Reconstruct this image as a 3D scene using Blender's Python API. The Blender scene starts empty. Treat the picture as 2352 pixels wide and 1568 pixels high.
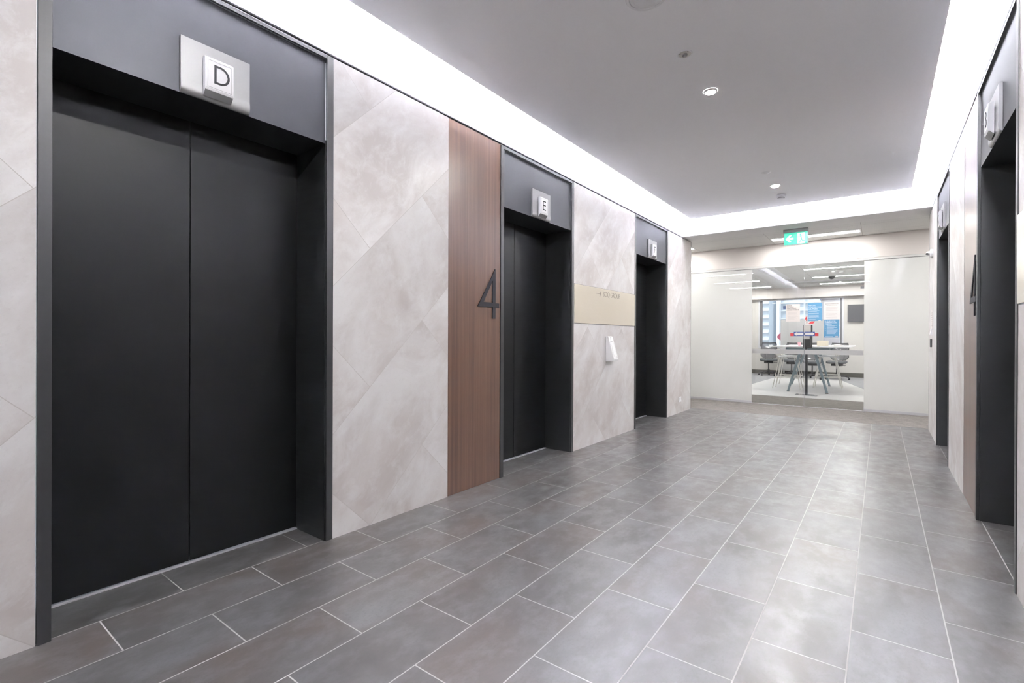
import bpy, bmesh, math, random
from mathutils import Vector, Matrix
random.seed(4)
C = bpy.context.scene.collection
D = bpy.data
PI = math.pi

# ------------------------------------------------------------------ camera
W, H = 2352, 1568
F_PX, YAW, V0, PITCH, ROLL = 1118.7, 0.6474, 779.05, -0.0016, 0.0037
cam_d = D.cameras.new('camera'); cam = D.objects.new('camera', cam_d); C.objects.link(cam)
cam_d.sensor_width = 36.0; cam_d.lens = F_PX * 36.0 / W
cam_d.shift_y = (V0 - H / 2) / W
cam_d.clip_start = 0.02; cam_d.clip_end = 900
def loc2w(r, f, u):   # right, forward, up of the yawed frame -> world
    s, c = math.sin(YAW), math.cos(YAW)
    return Vector((-s * f + c * r, c * f + s * r, u))
cr, sr, cp, sp = math.cos(ROLL), math.sin(ROLL), math.cos(PITCH), math.sin(PITCH)
vr = loc2w(cr, -sp * sr, cp * sr); vu = loc2w(-sr, -sp * cr, cp * cr); vf = loc2w(0, cp, sp)
m = Matrix((vr, vu, -vf)).transposed().to_4x4(); m.translation = Vector((2.5133, 0, 1.1567))
cam.matrix_world = m
bpy.context.scene.camera = cam

# ------------------------------------------------------------------ view, world, key levels
vs = bpy.context.scene.view_settings
vs.view_transform = 'Standard'; vs.look = 'None'; vs.gamma = 1.0; vs.use_curve_mapping = False
vs.exposure = 1.82
COVE, DOWN, TROFFER = 450.0, 1050.0, 20.0
w = D.worlds.new('world'); bpy.context.scene.world = w; w.use_nodes = True
bg = w.node_tree.nodes['Background']; bg.inputs[0].default_value = (0.80, 0.88, 1.0, 1); bg.inputs[1].default_value = .55
sun_d = D.lights.new('sun', 'SUN'); sun_d.energy = .6; sun_d.angle = 0.2
sun = D.objects.new('sun', sun_d); C.objects.link(sun); sun.rotation_euler = (math.radians(50), 0, math.radians(-20)); sun.location = (0, 15, 40)

XR, ZT, YB, YW, YE, YG, ZC, YBK = 3.013, 2.779, 7.79, 8.25, 8.338, 9.683, 2.84, 18.31
Y0, TOP = -1.7, 3.36

# ------------------------------------------------------------------ node helpers
def newmat(name):
    mt = D.materials.new(name); mt.use_nodes = True
    nt = mt.node_tree; b = nt.nodes['Principled BSDF']
    return mt, nt, b
def N(nt, t, **kw):
    n = nt.nodes.new(t)
    for k, v in kw.items():
        if k.startswith('i_'): n.inputs[k[2:].replace('_', ' ')].default_value = v
        else: setattr(n, k, v)
    return n
def L(nt, a, b): nt.links.new(a, b)
def M(nt, op, a, b=None, c=None):
    n = nt.nodes.new('ShaderNodeMath'); n.operation = op
    for i, v in enumerate((a, b, c)):
        if v is None: continue
        if isinstance(v, (int, float)): n.inputs[i].default_value = v
        else: nt.links.new(v, n.inputs[i])
    return n.outputs[0]
def mixc(nt, fac, a, b, blend='MIX'):
    n = nt.nodes.new('ShaderNodeMix'); n.data_type = 'RGBA'; n.blend_type = blend
    for i, v in ((0, fac), (6, a), (7, b)):
        if isinstance(v, (int, float)): n.inputs[i].default_value = v
        elif isinstance(v, tuple): n.inputs[i].default_value = v if len(v) == 4 else v + (1,)
        else: nt.links.new(v, n.inputs[i])
    return n.outputs[2]
def noise(nt, vec, scale, detail=4, rough=.55, dist=0):
    n = N(nt, 'ShaderNodeTexNoise'); n.inputs['Scale'].default_value = scale; n.inputs['Detail'].default_value = detail
    n.inputs['Roughness'].default_value = rough; n.inputs['Distortion'].default_value = dist
    if vec is not None: L(nt, vec, n.inputs['Vector'])
    return n.outputs['Fac']
def ramp(nt, fac, stops):
    n = N(nt, 'ShaderNodeValToRGB')
    e = n.color_ramp.elements
    while len(e) < len(stops): e.new(.5)
    for x, (p, c) in zip(e, stops): x.position = p; x.color = c if len(c) == 4 else tuple(c) + (1,)
    L(nt, fac, n.inputs[0]); return n.outputs[0]
def rng(nt, fac, a, b, lo, hi):
    n = N(nt, 'ShaderNodeMapRange'); n.inputs[1].default_value = a; n.inputs[2].default_value = b
    n.inputs[3].default_value = lo; n.inputs[4].default_value = hi; L(nt, fac, n.inputs[0]); return n.outputs[0]
def bump(nt, b, h, strength=.2, dist=.002):
    n = N(nt, 'ShaderNodeBump'); n.inputs['Strength'].default_value = strength; n.inputs['Distance'].default_value = dist
    L(nt, h, n.inputs['Height']); L(nt, n.outputs[0], b.inputs['Normal'])
def pos(nt):
    g = N(nt, 'ShaderNodeNewGeometry'); return g.outputs['Position']
def simple(name, col, rough=.5, metal=0., spec=.5, var=.04, scale=18, coat=0, bmp=0):
    mt, nt, b = newmat(name)
    tc = N(nt, 'ShaderNodeTexCoord')
    f = noise(nt, tc.outputs['Object'], scale, 3)
    c2 = tuple(min(1, x * (1 + var)) for x in col); c1 = tuple(x * (1 - var) for x in col)
    L(nt, mixc(nt, f, c1, c2), b.inputs['Base Color'])
    b.inputs['Roughness'].default_value = rough; b.inputs['Metallic'].default_value = metal
    b.inputs['Specular IOR Level'].default_value = spec
    if coat: b.inputs['Coat Weight'].default_value = coat; b.inputs['Coat Roughness'].default_value = .15
    if bmp: bump(nt, b, f, bmp)
    return mt
def emit(name, col, s):
    mt, nt, b = newmat(name)
    b.inputs['Base Color'].default_value = col + (1,); b.inputs['Emission Color'].default_value = col + (1,)
    b.inputs['Emission Strength'].default_value = s
    return mt

# ------------------------------------------------------------------ materials
def brick_uv(nt, bw, rh, mortar, u, v):
    cb = N(nt, 'ShaderNodeCombineXYZ'); L(nt, u, cb.inputs[0]); L(nt, v, cb.inputs[1])
    br = N(nt, 'ShaderNodeTexBrick'); br.offset = .5; br.offset_frequency = 2; br.squash = 1
    L(nt, cb.outputs[0], br.inputs['Vector']); br.inputs['Scale'].default_value = 1
    br.inputs['Mortar Size'].default_value = mortar; br.inputs['Mortar Smooth'].default_value = 0
    br.inputs['Brick Width'].default_value = bw; br.inputs['Row Height'].default_value = rh
    br.inputs['Color1'].default_value = (0, 0, 0, 1); br.inputs['Color2'].default_value = (1, 1, 1, 1); br.inputs['Mortar'].default_value = (.5, .5, .5, 1)
    return br, cb.outputs[0]
def floor_tiles():
    mt, nt, b = newmat('grey_floor_tile')
    s = N(nt, 'ShaderNodeSeparateXYZ'); L(nt, pos(nt), s.inputs[0])
    u = M(nt, 'ADD', s.outputs[1], -.5704 + .2995); v = M(nt, 'ADD', s.outputs[0], .0166)
    br, _ = brick_uv(nt, .599, .305, .0024, u, v)
    rnd = M(nt, 'MULTIPLY', br.outputs['Color'], 1.0)
    cb = N(nt, 'ShaderNodeCombineXYZ')
    L(nt, M(nt, 'MULTIPLY_ADD', rnd, 37.0, s.outputs[0]), cb.inputs[0]); L(nt, M(nt, 'MULTIPLY', s.outputs[1], .62), cb.inputs[1]); L(nt, M(nt, 'MULTIPLY', rnd, 13.0), cb.inputs[2])
    n1 = noise(nt, cb.outputs[0], 3.2, 5, .55, .6); n2 = noise(nt, cb.outputs[0], 11, 7, .62); n3 = noise(nt, cb.outputs[0], 2.3, 2); n4 = noise(nt, cb.outputs[0], 90, 3, .7)
    base = ramp(nt, n1, [(.36, (.052, .049, .047)), (.5, (.082, .079, .078)), (.66, (.122, .123, .129))])
    base = mixc(nt, rng(nt, n3, .45, .68, 0, .75), base, (.088, .069, .060))
    base = mixc(nt, rng(nt, n2, .46, .68, 0, .6), base, (.150, .150, .158))
    base = mixc(nt, rng(nt, n4, .50, .75, 0, .45), base, (.055, .052, .05))
    tone = M(nt, 'MULTIPLY_ADD', rnd, .22, .90)
    cc = N(nt, 'ShaderNodeCombineXYZ')
    for i in range(3): L(nt, tone, cc.inputs[i])
    base = mixc(nt, 1.0, base, cc.outputs[0], 'MULTIPLY')
    col = mixc(nt, br.outputs['Fac'], base, (.47, .46, .455))
    L(nt, col, b.inputs['Base Color'])
    r = rng(nt, n2, .3, .72, .40, .285)
    r = M(nt, 'MAXIMUM', r, M(nt, 'MULTIPLY', br.outputs['Fac'], .75))
    L(nt, r, b.inputs['Roughness']); L(nt, M(nt, 'MULTIPLY_ADD', br.outputs['Fac'], -.85, 1.0), b.inputs['Specular IOR Level']); b.inputs['IOR'].default_value = 1.58
    h = M(nt, 'SUBTRACT', M(nt, 'MULTIPLY', n2, .25), br.outputs['Fac'])
    bump(nt, b, h, .22, .0012)
    return mt
def stone(y0, nm='pale_stone_tile'):
    mt, nt, b = newmat(nm)
    s = N(nt, 'ShaderNodeSeparateXYZ'); L(nt, pos(nt), s.inputs[0])
    k = 1 / math.sqrt(2)
    y, z = s.outputs[1], s.outputs[2]
    q = M(nt, 'ADD', M(nt, 'MULTIPLY', M(nt, 'ADD', M(nt, 'ADD', y, z), -y0), k), .6018)
    p = M(nt, 'MULTIPLY', M(nt, 'ADD', M(nt, 'SUBTRACT', z, y), y0), k)
    br, uv = brick_uv(nt, 1.2035, .606, .0016, q, p)
    rnd = M(nt, 'MULTIPLY', br.outputs['Color'], 1.0)
    cb = N(nt, 'ShaderNodeCombineXYZ')
    L(nt, M(nt, 'MULTIPLY_ADD', rnd, 29.0, M(nt, 'MULTIPLY', q, .8)), cb.inputs[0]); L(nt, M(nt, 'MULTIPLY', p, 1.15), cb.inputs[1]); L(nt, M(nt, 'MULTIPLY', rnd, 17), cb.inputs[2])
    n1 = noise(nt, cb.outputs[0], 2.0, 6, .58, .7); n2 = noise(nt, cb.outputs[0], 9, 9, .72, .4); n3 = noise(nt, cb.outputs[0], 1.6, 3); n4 = noise(nt, cb.outputs[0], 60, 4, .7)
    base = ramp(nt, n1, [(.38, (.575, .535, .520)), (.5, (.68, .652, .642)), (.62, (.765, .750, .748))])
    base = mixc(nt, rng(nt, n3, .48, .70, 0, .55), base, (.625, .57, .545))
    base = mixc(nt, rng(nt, n2, .48, .72, 0, .6), base, (.80, .795, .795))
    base = mixc(nt, rng(nt, n4, .56, .8, 0, .4), base, (.53, .51, .50))
    tone = M(nt, 'MULTIPLY_ADD', rnd, .17, .915)
    cc = N(nt, 'ShaderNodeCombineXYZ')
    for i in range(3): L(nt, tone, cc.inputs[i])
    base = mixc(nt, 1.0, base, cc.outputs[0], 'MULTIPLY')
    L(nt, mixc(nt, M(nt, 'MULTIPLY', br.outputs['Fac'], .8), base, (.52, .49, .47)), b.inputs['Base Color'])
    L(nt, rng(nt, n2, .3, .7, .42, .31), b.inputs['Roughness']); b.inputs['Specular IOR Level'].default_value = .5
    bump(nt, b, M(nt, 'SUBTRACT', M(nt, 'MULTIPLY', n2, .3), br.outputs['Fac']), .15, .001)
    return mt
def woodmat():
    mt, nt, b = newmat('walnut_laminate')
    s = N(nt, 'ShaderNodeSeparateXYZ'); L(nt, pos(nt), s.inputs[0])
    def v(a, c):
        cb = N(nt, 'ShaderNodeCombineXYZ'); L(nt, M(nt, 'MULTIPLY', s.outputs[1], a), cb.inputs[1]); L(nt, M(nt, 'MULTIPLY', s.outputs[2], c), cb.inputs[2]); return cb.outputs[0]
    n1 = noise(nt, v(38, .5), 1, 5, .6, .3); n2 = noise(nt, v(260, 7), 1, 3, .6); n3 = noise(nt, v(9, .3), 1, 2)
    c = ramp(nt, n1, [(.3, (.072, .036, .023)), (.5, (.115, .060, .040)), (.7, (.160, .090, .062))])
    c = mixc(nt, rng(nt, n2, .45, .75, 0, .6), c, (.062, .032, .022))
    c = mixc(nt, rng(nt, n3, .4, .7, 0, .35), c, (.19, .10, .066))
    L(nt, c, b.inputs['Base Color']); b.inputs['Roughness'].default_value = .36; b.inputs['Specular IOR Level'].default_value = .6; b.inputs['Coat Weight'].default_value = .35; b.inputs['Coat Roughness'].default_value = .3
    bump(nt, b, n2, .08, .0006)
    return mt
def blackmetal(name, col=(.009, .0095, .0105), rough=.42, spec=1.0):
    mt, nt, b = newmat(name)
    p = pos(nt)
    mp = N(nt, 'ShaderNodeMapping'); mp.inputs['Scale'].default_value = (1, 1, 18); L(nt, p, mp.inputs[0])
    n1 = noise(nt, mp.outputs[0], 3, 4); n2 = noise(nt, p, 700, 2); n3 = noise(nt, p, 4, 4)
    L(nt, mixc(nt, n3, tuple(x * .8 for x in col), tuple(x * 1.25 for x in col)), b.inputs['Base Color'])
    L(nt, rng(nt, n1, .3, .7, rough - .03, rough + .04), b.inputs['Roughness'])
    b.inputs['Specular IOR Level'].default_value = spec
    bump(nt, b, n2, .10, .0003)
    return mt
def brushed():
    mt, nt, b = newmat('brushed_steel')
    mp = N(nt, 'ShaderNodeMapping'); mp.inputs['Scale'].default_value = (400, 400, 6); L(nt, pos(nt), mp.inputs[0])
    n1 = noise(nt, mp.outputs[0], 1, 3)
    L(nt, mixc(nt, n1, (.32, .32, .325), (.40, .40, .40)), b.inputs['Base Color'])
    b.inputs['Metallic'].default_value = 1; L(nt, rng(nt, n1, .3, .7, .42, .56), b.inputs['Roughness'])
    return mt
def glassmat(name, tint=(.975, .985, .98), refl=1.0):
    mt = D.materials.new(name); mt.use_nodes = True; nt = mt.node_tree; nt.nodes.clear()
    o = N(nt, 'ShaderNodeOutputMaterial'); tr = N(nt, 'ShaderNodeBsdfTransparent'); gl = N(nt, 'ShaderNodeBsdfGlossy')
    tr.inputs[0].default_value = tint + (1,); gl.inputs['Roughness'].default_value = .01
    gl.inputs['Color'].default_value = (refl, refl, refl, 1)
    fr = N(nt, 'ShaderNodeFresnel'); fr.inputs[0].default_value = 1.45
    mx = N(nt, 'ShaderNodeMixShader'); L(nt, fr.outputs[0], mx.inputs[0]); L(nt, tr.outputs[0], mx.inputs[1]); L(nt, gl.outputs[0], mx.inputs[2])
    L(nt, mx.outputs[0], o.inputs[0]); return mt
def frostmat(name, clear=.10, col=(.86, .87, .86), trans=.55):
    mt = D.materials.new(name); mt.use_nodes = True; nt = mt.node_tree; nt.nodes.clear()
    o = N(nt, 'ShaderNodeOutputMaterial'); tr = N(nt, 'ShaderNodeBsdfTransparent'); tl = N(nt, 'ShaderNodeBsdfTranslucent'); df = N(nt, 'ShaderNodeBsdfDiffuse')
    gl = N(nt, 'ShaderNodeBsdfGlossy'); gl.inputs['Roughness'].default_value = .05
    nz = noise(nt, pos(nt), 2.0, 2)
    c = mixc(nt, nz, tuple(x * .98 for x in col), col)
    for n in (tl, df): L(nt, c, n.inputs[0])
    a = N(nt, 'ShaderNodeMixShader'); a.inputs[0].default_value = trans; L(nt, df.outputs[0], a.inputs[1]); L(nt, tl.outputs[0], a.inputs[2])
    b2 = N(nt, 'ShaderNodeMixShader'); b2.inputs[0].default_value = clear; L(nt, a.outputs[0], b2.inputs[1]); L(nt, tr.outputs[0], b2.inputs[2])
    fr = N(nt, 'ShaderNodeFresnel'); fr.inputs[0].default_value = 1.4
    c2 = N(nt, 'ShaderNodeMixShader'); L(nt, fr.outputs[0], c2.inputs[0]); L(nt, b2.outputs[0], c2.inputs[1]); L(nt, gl.outputs[0], c2.inputs[2])
    L(nt, c2.outputs[0], o.inputs[0]); return mt
def carpet(name, c1, c2, line=0):
    mt, nt, b = newmat(name)
    p = pos(nt); n1 = noise(nt, p, 70, 4, .8); n2 = noise(nt, p, 7, 4)
    mp = N(nt, 'ShaderNodeMapping'); mp.inputs['Scale'].default_value = (9, 55, 1); L(nt, p, mp.inputs[0]); n3 = noise(nt, mp.outputs[0], 1, 3, .7)
    f = M(nt, 'ADD', M(nt, 'MULTIPLY', n1, .45), M(nt, 'MULTIPLY', n3, .55))
    c = mixc(nt, rng(nt, f, .38, .62, 0, 1), c1, c2)
    c = mixc(nt, rng(nt, n2, .4, .7, 0, .25), c, c1)
    L(nt, c, b.inputs['Base Color']); b.inputs['Roughness'].default_value = .95; b.inputs['Specular IOR Level'].default_value = .1
    bump(nt, b, f, .5, .004); return mt
def paint(name, col, rough=.6, bm_=.03):
    mt, nt, b = newmat(name)
    p = pos(nt); n = noise(nt, p, 3, 3); n2 = noise(nt, p, 350, 2)
    L(nt, mixc(nt, n, tuple(x * .985 for x in col), col), b.inputs['Base Color']); b.inputs['Roughness'].default_value = rough
    b.inputs['Specular IOR Level'].default_value = .35
    bump(nt, b, n2, bm_, .0005); return mt
def panel_ceiling():
    mt, nt, b = newmat('perforated_ceiling_panel')
    s = N(nt, 'ShaderNodeSeparateXYZ'); L(nt, pos(nt), s.inputs[0])
    u = M(nt, 'ADD', s.outputs[0], 20 * 1.26 + .24); v = M(nt, 'ADD', s.outputs[1], -8.77 + 30)
    br, _ = brick_uv(nt, 1.26, .6, .004, u, v); br.offset = 0
    br2, _ = brick_uv(nt, .02, .02, .004, u, v); br2.offset = 0
    c = mixc(nt, M(nt, 'MULTIPLY', br2.outputs['Fac'], .06), (.66, .655, .64), (.3, .3, .3))
    L(nt, mixc(nt, br.outputs['Fac'], c, (.42, .41, .40)), b.inputs['Base Color']); b.inputs['Roughness'].default_value = .7
    return mt

MT = {}
MT['floor'] = floor_tiles()
MT['black'] = blackmetal('black_metal')
MT['blackdoor'] = blackmetal('black_door_metal', (.0022, .0023, .0028), .41, .36)
mt, nt, b = newmat('cove_lit_header_metal'); n = noise(nt, pos(nt), 5, 4); n2 = noise(nt, pos(nt), 600, 2)
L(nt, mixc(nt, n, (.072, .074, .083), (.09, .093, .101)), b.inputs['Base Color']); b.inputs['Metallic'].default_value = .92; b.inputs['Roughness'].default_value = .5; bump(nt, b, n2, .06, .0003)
MT['header'] = mt  # lighter than the black frame: brightness from the cove is put into this colour
MT['shadow'] = simple('dark_gap', (.03, .03, .035), .7)
MT['wood'] = woodmat()
MT['steel'] = brushed()
MT['white'] = paint('white_plaster', (.88, .88, .895))
MT['upstand'] = paint('upstand_paint', (.66, .66, .70))
MT['raft'] = paint('ceiling_paint', (.92, .92, .935), .55)
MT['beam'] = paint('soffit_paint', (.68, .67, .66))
MT['cream'] = paint('cream_paint', (.72, .675, .655))
MT['roomwall'] = paint('room_wall_paint', (.60, .58, .56))
MT['panelceil'] = panel_ceiling()
MT['carpet'] = carpet('brown_grey_carpet', (.10, .09, .085), (.30, .28, .265))
MT['carpet2'] = carpet('blue_grey_carpet', (.20, .20, .21), (.36, .36, .38))
MT['vinyl'] = simple('pale_vinyl', (.50, .49, .495), .38, scale=3)
MT['clear'] = glassmat('clear_glass')
MT['frost'] = frostmat('frosted_glass', .26, (.97, .975, .965), .5)
MT['band'] = frostmat('frosted_band', .12, (.80, .80, .81), .5)
MT['led'] = emit('led_cool_white', (.95, .95, 1.0), COVE)
MT['lamp'] = emit('downlight_lens', (1, .975, .955), DOWN)
MT['troffer'] = emit('linear_diffuser', (1, .985, .95), TROFFER)
MT['plastic'] = simple('white_plastic', (.82, .82, .83), .35)
MT['plasticg'] = simple('grey_plastic', (.17, .17, .175), .5)
MT['letter'] = simple('dark_letter', (.012, .012, .017), .6, spec=.3)
MT['signface'] = simple('sign_face', (.84, .84, .86), .25)
MT['creampanel'] = simple('cream_sign_acrylic', (.66, .60, .49), .22, var=.02, scale=3)
MT['bronze'] = simple('bronze_letter', (.27, .23, .18), .4)
MT['green'] = None
mt, nt, b = newmat('exit_green'); n = noise(nt, pos(nt), 20, 2)
c = mixc(nt, n, (.05, .50, .33), (.07, .58, .40)); L(nt, c, b.inputs['Base Color']); L(nt, c, b.inputs['Emission Color']); b.inputs['Emission Strength'].default_value = .32; b.inputs['Roughness'].default_value = .25
MT['green'] = mt
MT['exitwhite'] = emit('exit_white', (.95, .97, 1.0), .30)
MT['darkmesh'] = simple('dark_mesh', (.10, .10, .112), .8, scale=90, var=.3)
MT['meshback'] = frostmat('chair_mesh', .45, (.16, .16, .18), .2)
MT['seat'] = simple('dark_seat_fabric', (.085, .09, .10), .75)
MT['dkplastic'] = simple('dark_plastic', (.05, .05, .055), .45)
MT['wire'] = simple('cream_wire', (.72, .70, .66), .35)
MT['teal'] = simple('blue_grey_steel', (.22, .285, .32), .45)
MT['tabletop'] = simple('white_laminate', (.80, .80, .82), .25)
MT['edge'] = simple('grey_edge', (.45, .45, .44), .5)
MT['pink'] = simple('pink_plastic', (.83, .45, .52), .4)
MT['paper'] = simple('paper', (.74, .69, .665), .7, var=.02)
MT['paperw'] = simple('white_paper', (.78, .74, .73), .7, var=.02)
MT['blue'] = simple('blue_print', (.115, .33, .56), .55, var=.03)
MT['inkgrey'] = simple('grey_ink', (.25, .23, .23), .7)
MT['inklight'] = simple('light_ink', (.52, .49, .48), .7)
MT['inkwhite'] = simple('pale_print', (.62, .72, .80), .7)
MT['navy'] = simple('navy_print', (.03, .07, .27), .5)
MT['red'] = simple('red_print', (.62, .05, .06), .5)
MT['tv'] = simple('screen_glass', (.10, .10, .108), .15)
MT['whiteboard'] = simple('whiteboard_face', (.47, .47, .48), .3, scale=3)
MT['alu'] = simple('window_aluminium', (.62, .62, .66), .35, .3)
MT['dkalu'] = simple('dark_frame', (.17, .17, .185), .5)
MT['blind'] = frostmat('window_blind', .05, (.70, .70, .76), .35)
MT['conc'] = simple('pale_render', (.66, .71, .76), .8, scale=.3, var=.06)
MT['concw'] = simple('white_render', (.82, .84, .86), .8, scale=.3)
MT['facglass'] = simple('dark_facade_glass', (.10, .12, .22), .2, scale=.5, var=.5)
MT['bank'] = simple('pale_brush', (.50, .47, .455), .95, scale=.9, var=.45)
MT['black2'] = simple('black_plastic', (.02, .022, .028), .5)
MT['skirt'] = simple('dark_skirting', (.10, .095, .085), .6)
MT['chrome'] = simple('polished_steel', (.6, .6, .61), .15, 1.0)

# ------------------------------------------------------------------ mesh helpers
class MB:
    def __init__(s): s.bm = bmesh.new(); s.mi = 0
    def _tag(s, fs):
        for f in fs: f.material_index = s.mi
    def box(s, x0, y0, z0, x1, y1, z1, bev=0):
        vs_ = [s.bm.verts.new(p) for p in ((x0,y0,z0),(x1,y0,z0),(x1,y1,z0),(x0,y1,z0),(x0,y0,z1),(x1,y0,z1),(x1,y1,z1),(x0,y1,z1))]
        fs = [s.bm.faces.new([vs_[i] for i in q]) for q in ((3,2,1,0),(4,5,6,7),(0,1,5,4),(1,2,6,5),(2,3,7,6),(3,0,4,7))]
        s._tag(fs)
        if bev:
            es = list({e for f in fs for e in f.edges})
            r = bmesh.ops.bevel(s.bm, geom=es, offset=bev, segments=2, affect='EDGES', profile=.5); s._tag(r['faces'])
        return s
    def prism(s, pts, a, b, axis='x'):
        """extrude a 2D outline between a and b along axis; pts are the two other coords in order"""
        def P(p, t):
            return {'x': (t, p[0], p[1]), 'y': (p[0], t, p[1]), 'z': (p[0], p[1], t)}[axis]
        A = [s.bm.verts.new(P(p, a)) for p in pts]; B = [s.bm.verts.new(P(p, b)) for p in pts]
        n = len(pts); fs = [s.bm.faces.new(A), s.bm.faces.new(B[::-1])]
        for i in range(n): fs.append(s.bm.faces.new((A[i], B[i], B[(i+1) % n], A[(i+1) % n])))
        s._tag(fs); return s
    def ring(s, outer, inner, a, b, axis='x'):
        def P(p, t):
            return {'x': (t, p[0], p[1]), 'y': (p[0], t, p[1]), 'z': (p[0], p[1], t)}[axis]
        n = len(outer); V = [[s.bm.verts.new(P(p, t)) for p in pts] for pts in (outer, inner) for t in (a, b)]
        oa, ob, ia, ib = V; fs = []
        for i in range(n):
            j = (i + 1) % n
            fs += [s.bm.faces.new(q) for q in ((oa[i], oa[j], ia[j], ia[i]), (ob[j], ob[i], ib[i], ib[j]), (oa[j], oa[i], ob[i], ob[j]), (ia[i], ia[j], ib[j], ib[i]))]
        s._tag(fs); return s
    def tube(s, pts, r, seg=10, cap=True):
        pts = [Vector(p) for p in pts]; rs = r if isinstance(r, (list, tuple)) else [r] * len(pts)
        rings = []
        for i, p in enumerate(pts):
            d = (pts[min(i+1, len(pts)-1)] - pts[max(i-1, 0)]).normalized()
            ref = Vector((0, 0, 1)) if abs(d.z) < .95 else Vector((1, 0, 0))
            a = d.cross(ref).normalized(); c = d.cross(a).normalized()
            rings.append([s.bm.verts.new(p + rs[i] * (math.cos(t) * a + math.sin(t) * c)) for t in [2*PI*k/seg for k in range(seg)]])
        fs = []
        for A, B in zip(rings, rings[1:]):
            for k in range(seg): fs.append(s.bm.faces.new((A[k], A[(k+1) % seg], B[(k+1) % seg], B[k])))
        if cap: fs += [s.bm.faces.new(rings[0][::-1]), s.bm.faces.new(rings[-1])]
        s._tag(fs); return s
    def lathe(s, prof, c=(0, 0, 0), seg=32, axis='z', cap=True):
        rings = []
        for r, h in prof:
            rg = []
            for k in range(seg):
                t = 2*PI*k/seg; a, b_ = r*math.cos(t), r*math.sin(t)
                p = {'z': (a, b_, h), 'x': (h, a, b_), 'y': (a, h, b_)}[axis]
                rg.append(s.bm.verts.new((p[0]+c[0], p[1]+c[1], p[2]+c[2])))
            rings.append(rg)
        fs = []
        for A, B in zip(rings, rings[1:]):
            for k in range(seg): fs.append(s.bm.faces.new((A[k], A[(k+1) % seg], B[(k+1) % seg], B[k])))
        for rg, rr in ((rings[0], prof[0][0]), (rings[-1], prof[-1][0])):
            if cap and rr > 1e-5: fs.append(s.bm.faces.new(rg))
        s._tag(fs); return s
    def build(s, name, mats, parent=None, smooth=False, sub=0):
        bmesh.ops.remove_doubles(s.bm, verts=s.bm.verts, dist=1e-6)
        bmesh.ops.recalc_face_normals(s.bm, faces=s.bm.faces)
        me = D.meshes.new(name); s.bm.to_mesh(me); s.bm.free()
        if not isinstance(mats, (list, tuple)): mats = [mats]
        for m_ in mats: me.materials.append(m_)
        if smooth:
            for p in me.polygons: p.use_smooth = True
            try: me.set_sharp_from_angle(angle=math.radians(38))
            except Exception: pass
        o = D.objects.new(name, me); C.objects.link(o)
        if parent is not None: o.parent = parent
        if sub: md = o.modifiers.new('sub', 'SUBSURF'); md.levels = sub; md.render_levels = sub
        return o
def tag(o, label, cat, group=None, kind=None):
    o['label'] = label; o['category'] = cat
    if group: o['group'] = group
    if kind: o['kind'] = kind
    return o
def thing(name, loc, label, cat, group=None, kind=None, rz=0):
    o = D.objects.new(name, None); o.empty_display_size = .1; C.objects.link(o); o.location = loc; o.rotation_euler = (0, 0, rz)
    return tag(o, label, cat, group, kind)
def children(o): return [c for c in D.objects if c.parent == o]
def copy_tree(o, parent=None):
    c = o.copy(); C.objects.link(c)
    if parent: c.parent = parent
    for ch in children(o): copy_tree(ch, c)
    return c
def text_mesh(name, s, size, mat, parent, matrix, ext=.001, off=0., spacing=1., align='LEFT'):
    cu = D.curves.new(name, 'FONT'); cu.body = s; cu.size = size; cu.extrude = ext; cu.offset = off; cu.space_character = spacing; cu.align_x = align
    to = D.objects.new(name + '_c', cu); C.objects.link(to)
    dg = bpy.context.evaluated_depsgraph_get(); me = D.meshes.new_from_object(to.evaluated_get(dg))
    D.objects.remove(to); D.curves.remove(cu)
    me.transform(matrix); me.materials.clear(); me.materials.append(mat); me.name = name
    o = D.objects.new(name, me); C.objects.link(o)
    if parent is not None: o.parent = parent
    return o
def face_mat(origin, right, up):   # text plane matrix
    r = Vector(right).normalized(); u = Vector(up).normalized(); n_ = r.cross(u)
    m_ = Matrix((r, u, n_)).transposed().to_4x4(); m_.translation = Vector(origin); return m_

# ------------------------------------------------------------------ floor
f = MB(); f.box(-.36, Y0, -.08, XR + .36, YE, 0); fl = f.build('floor', MT['floor'])
tag(fl, 'glossy grey stone-look floor tiles with pale grout across the lift lobby', 'floor', kind='structure')
f = MB(); f.box(-3.2, YE, -.08, 6.2, 11.18, .001)
o = f.build('floor', MT['carpet']); tag(o, 'textured brown-grey carpet strip in front of and just behind the glass wall', 'carpet', kind='structure')
f = MB(); f.box(-3.2, 11.18, -.08, 6.2, YBK, 0)
o = f.build('floor', MT['carpet2']); tag(o, 'blue-grey carpet at the far end of the meeting area', 'carpet', kind='structure')
f = MB(); f.prism([(-.22, 11.181), (2.85, 11.181), (1.57, 16.92), (-.03, 16.92)], .0005, .004, 'z')
o = f.build('floor', MT['vinyl']); tag(o, 'pale vinyl floor zone under the high table behind the glass', 'floor', kind='structure')

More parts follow.
